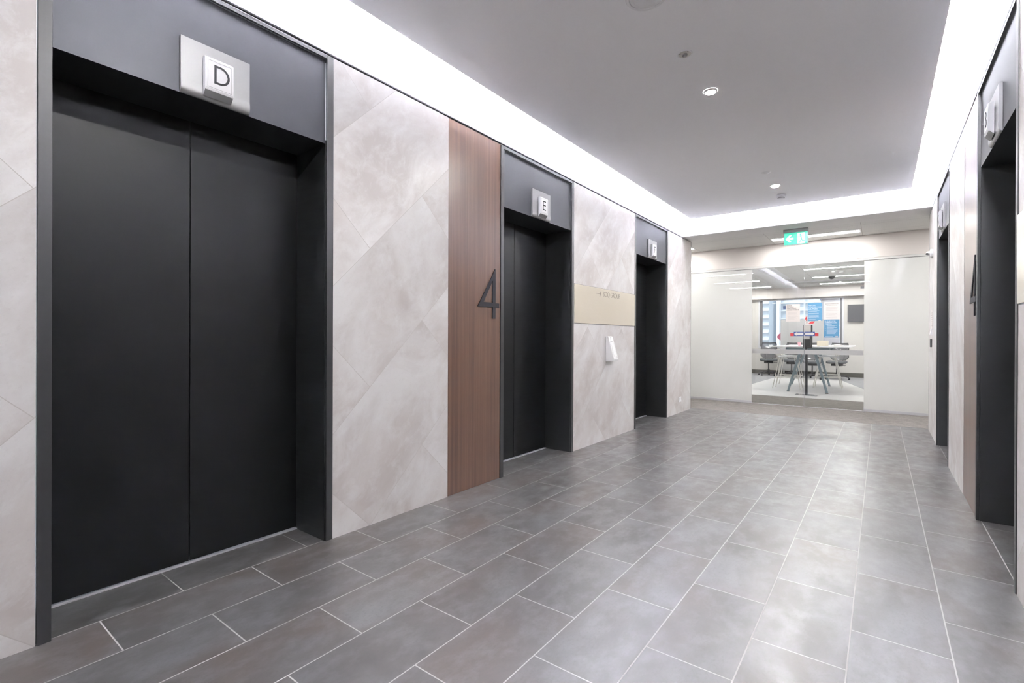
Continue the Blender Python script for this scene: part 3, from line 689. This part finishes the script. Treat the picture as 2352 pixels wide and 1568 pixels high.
for (x0, x1, lab) in ((.653, 1.468, 'left clear glass leaf of the sliding doors'), (1.474, 2.300, 'right clear glass leaf of the sliding doors, with the posters')):
    r = thing('door_%d' % (7 + len(LEAF)), ((x0+x1)/2, YG+.03, 0), lab, 'glass door', kind='structure'); i_ = Matrix.Translation(-Vector(r.location))
    b_ = MB(); b_.box(x0, YG+.026, .012, x1, YG+.036, 2.4395); fin(b_, 'pane', MT['clear'], r, i_=i_)
    b_ = MB(); b_.box(x0+.002, YG+.0245, .905, x1-.002, YG+.0257, .985); fin(b_, 'frosted_band', MT['band'], r, i_=i_)
    b_ = MB(); xe = x1-.0022 if not LEAF else x0; b_.box(xe, YG+.0262, .02, xe+.002, YG+.0358, 2.43); fin(b_, 'edge_seal', MT['alu'], r, i_=i_)
    LEAF.append(r)
b_ = MB(); b_.box(.65, YG+.02, .0015, 2.303, YG+.05, .006); o = b_.build('trim_10', MT['alu']); tag(o, 'thin metal floor track of the sliding doors', 'track', kind='structure')

# posters stuck on the glass (camera side)
PY = YG + .0255
def sheet(name, quad, mat, label, cat, group=None):
    """quad: x0,z0,x1,z1 with optional skew dx at the bottom"""
    x0, z0, x1, z1 = quad[:4]; sk = quad[4] if len(quad) > 4 else 0
    r = thing(name, ((x0+x1)/2, PY-.001, z0), label, cat, group); i_ = Matrix.Translation(-Vector(r.location))
    b_ = MB(); b_.prism([(x0+sk, z0), (x1+sk, z0), (x1, z1), (x0, z1)], PY-.0022, PY-.0014, 'y'); fin(b_, 'sheet', mat, r, i_=i_)
    return r, i_
def lines(r, i_, x, z, wds, dz, h, mat, name='body_text'):
    b_ = MB()
    for k, w_ in enumerate(wds):
        if w_: b_.box(x if w_ > 0 else x, PY-.0029, z-k*dz, x+abs(w_), PY-.0024, z-k*dz+h)
    fin(b_, name, mat, r, i_=i_)
def head(r, i_, s, x, z, size, mat, sp_=1., off=0):
    o = text_mesh('heading', s, size, mat, None, face_mat((x, PY-.0027, z), (1, 0, 0), (0, 0, 1)), .0003, off, sp_); o.data.transform(i_); o.parent = r
G = 'notices taped to the glass doors'
r, i_ = sheet('poster', (1.194, 1.470, 1.406, 1.772), MT['paper'], 'beige poster with dark heading BOQ IS ACTIVELY PRACTICING GOOD HYGIENE', 'poster', G)
for k, s in enumerate(('BOQ IS', 'ACTIVELY', 'PRACTICING', 'GOOD HYGIENE')): head(r, i_, s, 1.208, 1.738 - k*.0255, .0270, MT['inkgrey'], .86, .0006)
lines(r, i_, 1.225, 1.635, [.15, .14, .13, .15, 0, .14, .15, .12, .14, .1], .0135, .003, MT['inklight'])
r, i_ = sheet('poster', (1.521, 1.476, 1.730, 1.778, .003), MT['blue'], 'blue poster headed VISITORS, CONTRACTORS & SUPPLIERS, left of the beige-white notice', 'poster', G)
for k, s in enumerate(('VISITORS,', 'CONTRACTORS', '& SUPPLIERS')): head(r, i_, s, 1.533, 1.728 - k*.030, .0285, MT['inkwhite'], .84, .0006)
lines(r, i_, 1.535, 1.642, [.155, .12, 0, .145, .15, 0, .145, .14, .15, .11, 0, .1], .0130, .005, MT['inkwhite'])
lines(r, i_, 1.675, 1.485, [.04, .036], .009, .006, MT['paperw'], 'emblem')
r, i_ = sheet('poster', (1.755, 1.497, 1.978, 1.792), MT['paperw'], 'white notice with centred grey text at the upper right of the doors', 'poster', G)
head(r, i_, 'IMPORTANT INFORMATION FOR', 1.772, 1.752, .0145, MT['inkgrey'], .82, .0003); head(r, i_, 'ALL BOQ EMPLOYEES', 1.790, 1.728, .0165, MT['inkgrey'], .95)
lines(r, i_, 1.785, 1.700, [.16, .165, .15, .16, 0, .17, 0, .12, 0, .15, .165, .13, 0, 0, .15, 0], .0120, .0032, MT['inklight'])
r, i_ = sheet('poster', (1.762, 1.195, 1.970, 1.495, -.004), MT['blue'], 'blue poster A GUIDE FOR TEMPERATURE CHECKS, directly under the white notice', 'poster', G)
for k, s in enumerate(('A GUIDE FOR', 'TEMPERATURE', 'CHECKS')): head(r, i_, s, 1.772, 1.458 - k*.0255, .0275, MT['inkwhite'], .86, .0004)
for k, s in enumerate('123'): head(r, i_, s, 1.770, 1.378 - k*.038, .024, MT['inkwhite'])
lines(r, i_, 1.795, 1.392, [.145, .11, 0, .14, .10, 0, .155, .14, .15, .13, .14, .12], .0125, .005, MT['inkwhite'])
lines(r, i_, 1.772, 1.210, [.11], .01, .005, MT['inkwhite'], 'footer'); lines(r, i_, 1.915, 1.212, [.04, .036], .009, .006, MT['paperw'], 'emblem')
# red and white small notices by the joint
r, i_ = sheet('notice', (1.478, 1.475, 1.515, 1.565), MT['paperw'], 'small red and white notice between the beige and blue posters', 'notice', G)
b_ = MB(); b_.prism([(1.484, 1.50), (1.484, 1.53), (1.505, 1.556), (1.514, 1.56), (1.514, 1.545), (1.500, 1.53), (1.514, 1.53), (1.514, 1.50)], PY-.0029, PY-.0024, 'y'); b_.box(1.495, PY-.0029, 1.478, 1.514, PY-.0024, 1.492); fin(b_, 'red_print', MT['red'], r, i_=i_)
r, i_ = sheet('notice', (1.478, 1.412, 1.625, 1.470), MT['paperw'], 'white strip notice with a slanted red block over the arrow sign', 'notice', G)
b_ = MB(); b_.prism([(1.530, 1.430), (1.598, 1.430), (1.630, 1.468), (1.572, 1.468)], PY-.0029, PY-.0024, 'y'); fin(b_, 'red_block', MT['red'], r, i_=i_)
b_ = MB(); b_.prism([(1.487, 1.438), (1.512, 1.428), (1.53, 1.445), (1.518, 1.460), (1.497, 1.464)], PY-.0029, PY-.0024, 'y'); fin(b_, 'grey_print', MT['inklight'], r, i_=i_)
# arrow stickers, one on each leaf
for (s, jx, lab) in ((-1, 1.4655, 'blue sticker with white arrow pointing left and red end, across the left door leaf'), (1, 1.4745, 'blue sticker with white arrow pointing right and red end, across the right door leaf')):
    r = thing('arrow_sticker', (jx, PY-.001, 1.218), lab, 'sticker', 'arrow stickers on the doors'); i_ = Matrix.Translation(-Vector(r.location))
    def SX(v): return jx + s*v
    def bx2(b_, a, z0, c_, z1, y0, y1): q = sorted((SX(a), SX(c_))); b_.box(q[0], y0, z0, q[1], y1, z1)
    b_ = MB(); bx2(b_, 0, 1.218, .152, 1.292, PY-.0036, PY-.0030); fin(b_, 'backing', MT['navy'], r, i_=i_)
    b_ = MB(); b_.prism([(SX(p[0]), p[1]) for p in ((.008, 1.233), (.110, 1.233), (.110, 1.222), (.146, 1.255), (.110, 1.288), (.110, 1.277), (.008, 1.277))], PY-.0042, PY-.0037, 'y'); fin(b_, 'arrow', MT['paperw'], r, i_=i_)
    b_ = MB(); bx2(b_, .1525, 1.218, .204, 1.268, PY-.0036, PY-.0030); fin(b_, 'red_end', MT['red'], r, i_=i_)

# ------------------------------------------------------------------ linear ceiling lights
def troffer(x0, y, label):
    r = thing('linear_light', (x0+.6, y, ZC), label, 'ceiling light', 'linear ceiling lights beyond the lobby'); i_ = Matrix.Translation(-Vector(r.location))
    b_ = MB(); o_ = [(x0-.02, y-.15), (x0+1.22, y-.15), (x0+1.22, y+.15), (x0-.02, y+.15)]; q = [(x0, y-.07), (x0+1.2, y-.07), (x0+1.2, y+.07), (x0, y+.07)]
    b_.ring(o_, q, ZC-.006, ZC-.0002, 'z'); fin(b_, 'frame', MT['plastic'], r, i_=i_)
    b_ = MB(); b_.box(x0+.001, y-.069, ZC-.005, x0+1.199, y+.069, ZC-.0003); fin(b_, 'diffuser', MT['troffer'], r, i_=i_)
ROWN = {9.225: 'in the corridor in front of the glass wall', 11.45: 'just inside the glass doors', 13.56: 'first row seen through the glass', 15.42: 'second row seen through the glass', 17.31: 'third row, nearest the far window'}
COLN = {-1.47: 'to the left', 1.05: 'in the middle', 3.57: 'to the right'}
for y, rn in ROWN.items():
    for x, cn in COLN.items(): troffer(x, y, 'long white ceiling light %s, %s' % (cn, rn))

# small ceiling fittings in the meeting area
def ceil_disc(name, x, y, r_, h, mat, label, cat):
    b_ = MB(); b_.lathe([(0, -h), (r_*.8, -h), (r_, -h*.5), (r_, -.0003)], (x, y, ZC), 24); o = b_.build(name, mat, None, True); tag(o, label, cat)
b_ = MB(); b_.lathe([(0, -.10), (.045, -.085), (.07, -.05), (.07, -.02)], (1.49, 15.40-.15, ZC), 24); b_.mi = 1; b_.lathe([(.085, -.03), (.085, -.0003), (.0, -.0003)], (1.49, 15.25, ZC), 24)
o = b_.build('dome_camera', [MT['dkplastic'], MT['plastic']], None, True); tag(o, 'dark dome camera hanging from the meeting area ceiling', 'camera')
ceil_disc('ceiling_sensor', 1.60, 13.02, .06, .02, MT['plastic'], 'white round sensor in front of the first light row', 'sensor')
ceil_disc('ceiling_sensor', 1.74, 14.45, .06, .02, MT['plastic'], 'white round sensor between the first and second light rows', 'sensor')
b_ = MB(); b_.box(1.62, 14.0, ZC-.02, 1.98, 14.22, ZC-.0003, .004); o = b_.build('ceiling_vent', MT['beam']); tag(o, 'grey rectangular air grille between the first and second light rows', 'vent')
b_ = MB(); b_.box(1.22, 12.6, ZC-.03, 1.34, 12.75, ZC-.0003, .004); o = b_.build('ceiling_projector_bracket', MT['plastic']); tag(o, 'small white box on the ceiling just behind the glass head', 'fitting')

# ------------------------------------------------------------------ far window
r = thing('window_5', (.4, YBK, WZ0), 'wide window in the far wall of the meeting area with a white blind at its right', 'window', kind='structure'); i_ = Matrix.Translation(-Vector(r.location))
b_ = MB()
b_.ring([(WX0, WZ0), (WX1, WZ0), (WX1, WZ1), (WX0, WZ1)], [(WX0+.045, WZ0+.04), (WX1-.045, WZ0+.04), (WX1-.045, WZ1-.02), (WX0+.045, WZ1-.02)], YBK-.02, YBK+.05, 'y'); fin(b_, 'window_frame', MT['alu'], r, i_=i_)
b_ = MB(); b_.box(WX0+.05, YBK-.004, WZ0+.05, WX0+.12, YBK+.06, WZ1-.02); b_.box(WX1-.10, YBK-.004, WZ0+.05, WX1-.05, YBK+.06, WZ1-.02); fin(b_, 'mullion', MT['dkalu'], r, i_=i_)
b_ = MB(); b_.box(WX0+.046, YBK+.07, WZ0+.041, WX1-.046, YBK+.08, WZ1-.021); fin(b_, 'pane', MT['clear'], r, i_=i_)
b_ = MB(); b_.box(1.0, YBK-.0, WZ0+.05, WX1-.11, YBK+.004, WZ1-.025); fin(b_, 'blind', MT['blind'], r, i_=i_)

# ------------------------------------------------------------------ whiteboard, screen
r = thing('whiteboard', (.49, 18.12, 0), 'tall white board standing in front of the far window behind the chairs', 'whiteboard'); i_ = Matrix.Translation(-Vector(r.location))
b_ = MB(); b_.box(-.105, 18.10, .20, 1.09, 18.125, 1.81, .004); fin(b_, 'board', MT['whiteboard'], r, i_=i_)
b_ = MB(); b_.box(-.105, 18.07, .15, 1.09, 18.14, .197); fin(b_, 'bottom_rail', MT['edge'], r, i_=i_)
b_ = MB()
for k in range(15):
    if k % 4 != 3: b_.box(-.03+.01*(k % 2), 18.0985, 1.70-k*.055, .12+.07*((k*7) % 4), 18.0995, 1.7045-k*.055)
fin(b_, 'handwriting', MT['inklight'], r, i_=i_)
for x in (-.03, 1.01):
    b_ = MB(); b_.box(x, 18.095, .045, x+.05, 18.13, .149); b_.box(x-.02, 17.93, .02, x+.07, 18.24, .045); b_.box(x+.0, 17.93, .0, x+.05, 17.97, .02); b_.box(x+.0, 18.2, .0, x+.05, 18.24, .02); fin(b_, 'foot', MT['edge'], r, i_=i_)
r = thing('wall_screen', (2.25, YBK, 1.70), 'dark flat screen on the far wall right of the window', 'television'); i_ = Matrix.Translation(-Vector(r.location))
b_ = MB(); b_.box(1.703, YBK-.07, 1.715, 2.80, YBK-.02, 2.24, .004); fin(b_, 'screen_body', MT['tv'], r, i_=i_)
b_ = MB(); b_.box(2.1, YBK-.02, 1.85, 2.4, YBK-.001, 2.1); fin(b_, 'wall_bracket', MT['dkplastic'], r, i_=i_)
b_ = MB(); b_.box(2.03, YBK-.232, 2.70, 2.13, YBK-.221, 2.77, .002); o = b_.build('wall_thermostat', MT['dkalu']); tag(o, 'small dark square control on the cream bulkhead over the screen', 'control')

# ------------------------------------------------------------------ high table and stools
r = thing('high_table', (1.3, 13.4, 0), 'long white-topped high table with splayed blue-grey legs behind the glass', 'table'); i_ = Matrix.Translation(-Vector(r.location))
b_ = MB(); b_.box(.62, 11.95, .992, 2.03, 14.85, 1.018, .004); fin(b_, 'tabletop', MT['tabletop'], r, i_=i_)
def bar(b_, p, q, wx, wy):
    p, q = Vector(p), Vector(q)
    A = [b_.bm.verts.new(p + Vector((sx*wx/2, sy*wy/2, 0))) for sx, sy in ((-1,-1),(1,-1),(1,1),(-1,1))]
    B = [b_.bm.verts.new(q + Vector((sx*wx/2*1.35, sy*wy/2, 0))) for sx, sy in ((-1,-1),(1,-1),(1,1),(-1,1))]
    b_._tag([b_.bm.faces.new(A[::-1]), b_.bm.faces.new(B)] + [b_.bm.faces.new((A[i], A[(i+1)%4], B[(i+1)%4], B[i])) for i in range(4)])
for (fx, fy, tx) in ((.882, 12.35, 1.12), (1.610, 12.35, 1.38), (.690, 14.40, 1.02), (1.41+.1, 14.40, 1.28)):
    b_ = MB(); bar(b_, (fx, fy, .02), (tx, fy, .92), .042, .05); o = fin(b_, 'leg', MT['teal'], r, i_=i_)
    b_ = MB(); b_.box(fx-.027, fy-.032, .004, fx+.027, fy+.032, .02); o2 = fin(b_, 'foot', MT['dkplastic'], r, i_=i_); o2.parent = o
b_ = MB(); b_.box(.85, 12.30, .921, 1.66, 12.42, .991); b_.box(.85, 14.34, .921, 1.6, 14.46, .991); b_.box(1.17, 12.42, .93, 1.27, 14.34, .985); fin(b_, 'underframe', MT['teal'], r, i_=i_)
b_ = MB(); b_.lathe([(.0, 0), (.026, 0), (.036, .085), (.033, .085), (.024, .005), (0, .005)], (1.10, 12.3, 1.019), 24); o = b_.build('cup', MT['pink'], None, True); tag(o, 'pink plastic cup standing on the high table', 'cup')
b_ = MB(); b_.box(1.40, 12.6, 1.0185, 1.60, 12.85, 1.135, .003); o = b_.build('cream_panel', MT['creampanel']); tag(o, 'cream panel, built as a plain box, on the high table just right of the dispenser stand', 'box')  # stands in for a cream panel of unknown use
b_ = MB(); b_.box(1.72, 12.45, 1.0185, 1.86, 12.65, 1.045, .003); o = b_.build('paper_stack', MT['paper']); tag(o, 'low stack of papers on the right side of the high table', 'papers')

def make_stool(name, label):
    r = thing(name, (0, 0, 0), label, 'stool', 'white wire bar stools around the high table')
    b_ = MB(); b_.box(-.19, -.18, .742, .19, .18, .765, .02); b_.build('seat', MT['tabletop'], r, True)
    for sx in (-1, 1):
        for sy in (-1, 1):
            b_ = MB(); b_.tube([(sx*.15, sy*.13, .742), (sx*.285, sy*.215, .006)], .0085, 10); b_.build('leg', MT['wire'], r, True)
    b_ = MB(); P = lambda sx, sy, z: (sx*(.15+.135*(.742-z)/.736), sy*(.13+.085*(.742-z)/.736), z)
    c_ = [(-1,-1),(1,-1),(1,1),(-1,1)]
    for k in range(4): b_.tube([P(*c_[k], .265), P(*c_[(k+1) % 4], .265)], .008, 8)
    b_.build('footrest', MT['wire'], r, True)
    b_ = MB()   # low wire back that rises outwards on the -x side
    for k in range(7):
        y = -.165 + k*.055; b_.tube([(-.17, y, .752), (-.225, y*1.1, .80), (-.27, y*1.2, .90)], .005, 8)
    b_.tube([(-.17, -.17, .752), (-.235, -.21, .83), (-.275, -.205, .905), (-.275, .205, .905), (-.235, .21, .83), (-.17, .17, .752)], .008, 8)
    b_.build('back_wires', MT['wire'], r, True)
    return r
st = make_stool('bar_stool', 'white wire bar stool at the left side of the table, nearer the glass')
SP = [(.78, 13.05, 0, st['label']), (.72, 13.95, 0, 'white wire bar stool at the left side of the table, farther from the glass'),
      (1.52, 13.85, PI, 'white wire bar stool at the right side of the table, nearer the glass'), (1.44, 14.75, PI, 'white wire bar stool at the right side of the table, partly behind its neighbour')]
for k, (x, y, rz, lab) in enumerate(SP):
    o = st if k == 0 else copy_tree(st)
    o.location = (x, y, .005); o.rotation_euler[2] = rz; o['label'] = lab

# ------------------------------------------------------------------ office chairs
def make_chair():
    r = thing('office_chair', (0, 0, 0), '', 'office chair', 'dark mesh office chairs by the whiteboard')
    b_ = MB(); n_ = 24
    def ell(z, a, b2, k=3.0): return [b_.bm.verts.new((a*abs(math.cos(t))**(2/k)*(1 if math.cos(t) >= 0 else -1), b2*abs(math.sin(t))**(2/k)*(1 if math.sin(t) >= 0 else -1), z + .02*math.cos(t)**2*(1 if math.sin(t) > 0 else .2))) for t in [2*PI*i/n_ for i in range(n_)]]
    R = [ell(.455, .16, .15), ell(.46, .23, .22), ell(.485, .255, .245), ell(.515, .25, .24), ell(.53, .20, .19)]
    for A, B in zip(R, R[1:]):
        for i in range(n_): b_.bm.faces.new((A[i], A[(i+1) % n_], B[(i+1) % n_], B[i]))
    b_.bm.faces.new(R[0][::-1]); b_.bm.faces.new(R[-1]); b_.build('seat', MT['seat'], r, True)
    b_ = MB()  # back frame outline
    out = [(-.16, .22, .56), (-.235, .235, .64), (-.235, .255, .80), (-.215, .285, 1.00), (-.205, .295, 1.055), (0, .31, 1.045), (.205, .295, 1.055), (.215, .285, 1.00), (.235, .255, .80), (.235, .235, .64), (.16, .22, .56), (0, .225, .555), (-.16, .22, .56)]
    b_.tube(out, .011, 8, False); bf = b_.build('back_frame', MT['dkplastic'], r, True)
    b_ = MB(); vs_ = [b_.bm.verts.new((x, y+.012, z)) for x, y, z in out[:-1]]; c0 = b_.bm.verts.new((0, .285, .8))
    for i in range(len(vs_)): b_.bm.faces.new((vs_[i], vs_[(i+1) % len(vs_)], c0))
    o = b_.build('back_mesh', MT['meshback'], r); md = o.modifiers.new('s', 'SOLIDIFY'); md.thickness = .006
    b_ = MB(); b_.tube([(-.09, .16, .47), (-.10, .26, .58), (-.15, .33, .90), (-.19, .31, 1.04)], .011, 8); b_.tube([(.09, .16, .47), (.10, .26, .58), (.15, .33, .90), (.19, .31, 1.04)], .011, 8); b_.build('back_support', MT['dkplastic'], r, True)
    b_ = MB(); b_.box(-.13, -.10, .39, .13, .17, .452, .02); b_.tube([(.12, -.02, .43), (.22, -.04, .41), (.245, -.05, .43)], .008, 8); b_.build('mechanism', MT['dkplastic'], r, True)
    b_ = MB(); b_.tube([(0, .0, .08), (0, .0, .20), (0, 0, .201), (0, 0, .39)], [.033, .03, .018, .018], 16); b_.build('gas_lift', MT['dkplastic'], r, True)
    b_ = MB()
    for k in range(5):
        a = 2*PI*k/5 + .3; b_.tube([(.02*math.cos(a), .02*math.sin(a), .125), (.17*math.cos(a), .17*math.sin(a), .105), (.30*math.cos(a), .30*math.sin(a), .072)], [.026, .02, .014], 8)
    b_.build('star_base', MT['dkplastic'], r, True)
    for k in range(5):
        a = 2*PI*k/5 + .3; x, y = .30*math.cos(a), .30*math.sin(a)
        b_ = MB(); b_.lathe([(0, -.022), (.026, -.022), (.028, -.012), (.028, .012), (.026, .022), (0, .022)], (x, y, .029), 16, 'x', cap=False); b_.tube([(x, y, .04), (x, y, .072)], .007, 8); b_.build('caster', MT['black2'], r, True)
    return r
ch0 = make_chair()
for k, (x, y, rz, lab) in enumerate(((-.36, 17.55, PI*1.04, 'dark mesh office chair farthest left, beside the window frame'), (.30, 17.45, PI*.96, 'dark mesh office chair second from the left, half hidden by stools'),
                                     (.92, 16.75, PI*1.08, 'dark mesh office chair behind the middle of the high table'), (1.50, 17.05, PI*.93, 'dark mesh office chair farthest right, with its seat turned sideways'))):
    o = ch0 if k == 0 else copy_tree(ch0)
    o.location = (x, y, .004 if 0 < x < 1.57 and y < 16.9 else 0); o.rotation_euler[2] = rz + PI; o['label'] = lab

# ------------------------------------------------------------------ dispenser stand
r = thing('dispenser_stand', (1.30, 12.04, 0), 'black hand sanitiser stand with square steel foot behind the glass door joint', 'stand'); i_ = Matrix.Translation(-Vector(r.location))
r.location.y = 11.75; i_ = Matrix.Translation(-Vector((1.30, 12.04, 0)))
b_ = MB(); b_.box(1.10, 11.90, .005, 1.49, 12.14, .016, .002); fin(b_, 'foot_plate', MT['chrome'], r, i_=i_)
b_ = MB(); b_.box(1.272, 12.02, .0165, 1.316, 12.06, 1.10, .003); fin(b_, 'post', MT['black2'], r, i_=i_)
b_ = MB(); b_.box(1.225, 12.061, .98, 1.395, 12.085, 1.462, .003); fin(b_, 'back_board', MT['dkplastic'], r, i_=i_)
b_ = MB(); b_.box(1.238, 12.056, 1.302, 1.366, 12.060, 1.46); b_.box(1.238, 12.056, 1.17, 1.345, 12.060, 1.255); fin(b_, 'notice', MT['paper'], r, i_=i_)
b_ = MB(); b_.box(1.238, 11.955, 1.015, 1.378, 12.019, 1.165, .01); fin(b_, 'dispenser', MT['black2'], r, i_=i_)

# ------------------------------------------------------------------ outside the far window
def building(name, x0, x1, y, z0, z1, fh, bay, wall, label, frac=.5):
    r = thing(name, ((x0+x1)/2, y, z0), label, 'building'); i_ = Matrix.Translation(-Vector(r.location))
    b_ = MB(); b_.box(x0, y, z0, x1, y+12, z1); fin(b_, 'wall', wall, r, i_=i_)
    b_ = MB(); z = z0
    while z < z1: b_.box(x0, y-1.2, z, x1, y-.001, z+.25); z += fh
    fin(b_, 'floor_slab', MT['concw'], r, i_=i_)
    b_ = MB(); x = x0
    while x < x1: b_.box(x, y-1.3, z0, x+.35, y-.9, z1); x += bay
    fin(b_, 'column', MT['concw'], r, i_=i_)
    rd = random.Random(7); n_ = 0; z = z0
    while z < z1 - fh and n_ < 60:
        x = x0 + .8
        while x < x1 - 2 and n_ < 60:
            if rd.random() < frac and z > -1 and z < 14:
                b_ = MB(); b_.box(x, y-.06, z+.6, x+.5+rd.random()*.8, y-.002, z+1.55); fin(b_, 'window', MT['facglass'], r, i_=i_); n_ += 1
            x += bay/2
        z += fh
building('apartment_building', -46, -22, 150, -15, 16, 2.0, 3.6, MT['conc'], 'white-framed apartment block with balconies seen through the far window')
building('apartment_building', -20.5, 4, 158, -15, 60, 2.2, 6.0, MT['conc'], 'pale blue-grey tower beside the apartment block, seen behind the posters', .4)
b_ = MB(); n_ = 26
V = [[b_.bm.verts.new((-52 + i*2.6, 92 + j*8 + random.uniform(-1, 1), -15 + 14.2*math.sin(min(1, (j+.2)/5)*PI/2) + random.uniform(-.7, .7))) for j in range(7)] for i in range(n_)]
for i in range(n_-1):
    for j in range(6): b_.bm.faces.new((V[i][j], V[i+1][j], V[i+1][j+1], V[i][j+1]))
o = b_.build('hillside', MT['bank'], None, True); tag(o, 'pale rough bank in front of the apartment block outside the window', 'ground', kind='structure')
b_ = MB(); b_.box(-80, 20, -15.4, 60, 170, -15.01); o = b_.build('ground', MT['bank']); tag(o, 'pale ground far below outside the window', 'ground', kind='structure')
r = thing('street_sign', (-2.05, 30.2, -15), 'crimson panel on a white post outside the window by the board', 'sign'); i_ = Matrix.Translation(-Vector((-2.05, 30.2, -15)))
b_ = MB(); b_.prism([(-2.02, 1.31), (-1.96, 1.42), (-1.83, 1.53), (-1.83, 1.10), (-1.92, 1.16), (-1.99, 1.23)], 30.15, 30.2, 'y'); fin(b_, 'panel', simple('crimson_panel', (.30, .04, .075), .5), r, i_=i_)
b_ = MB(); b_.box(-1.88, 30.201, -15, -1.83, 30.26, 1.2); fin(b_, 'post', MT['concw'], r, i_=i_)
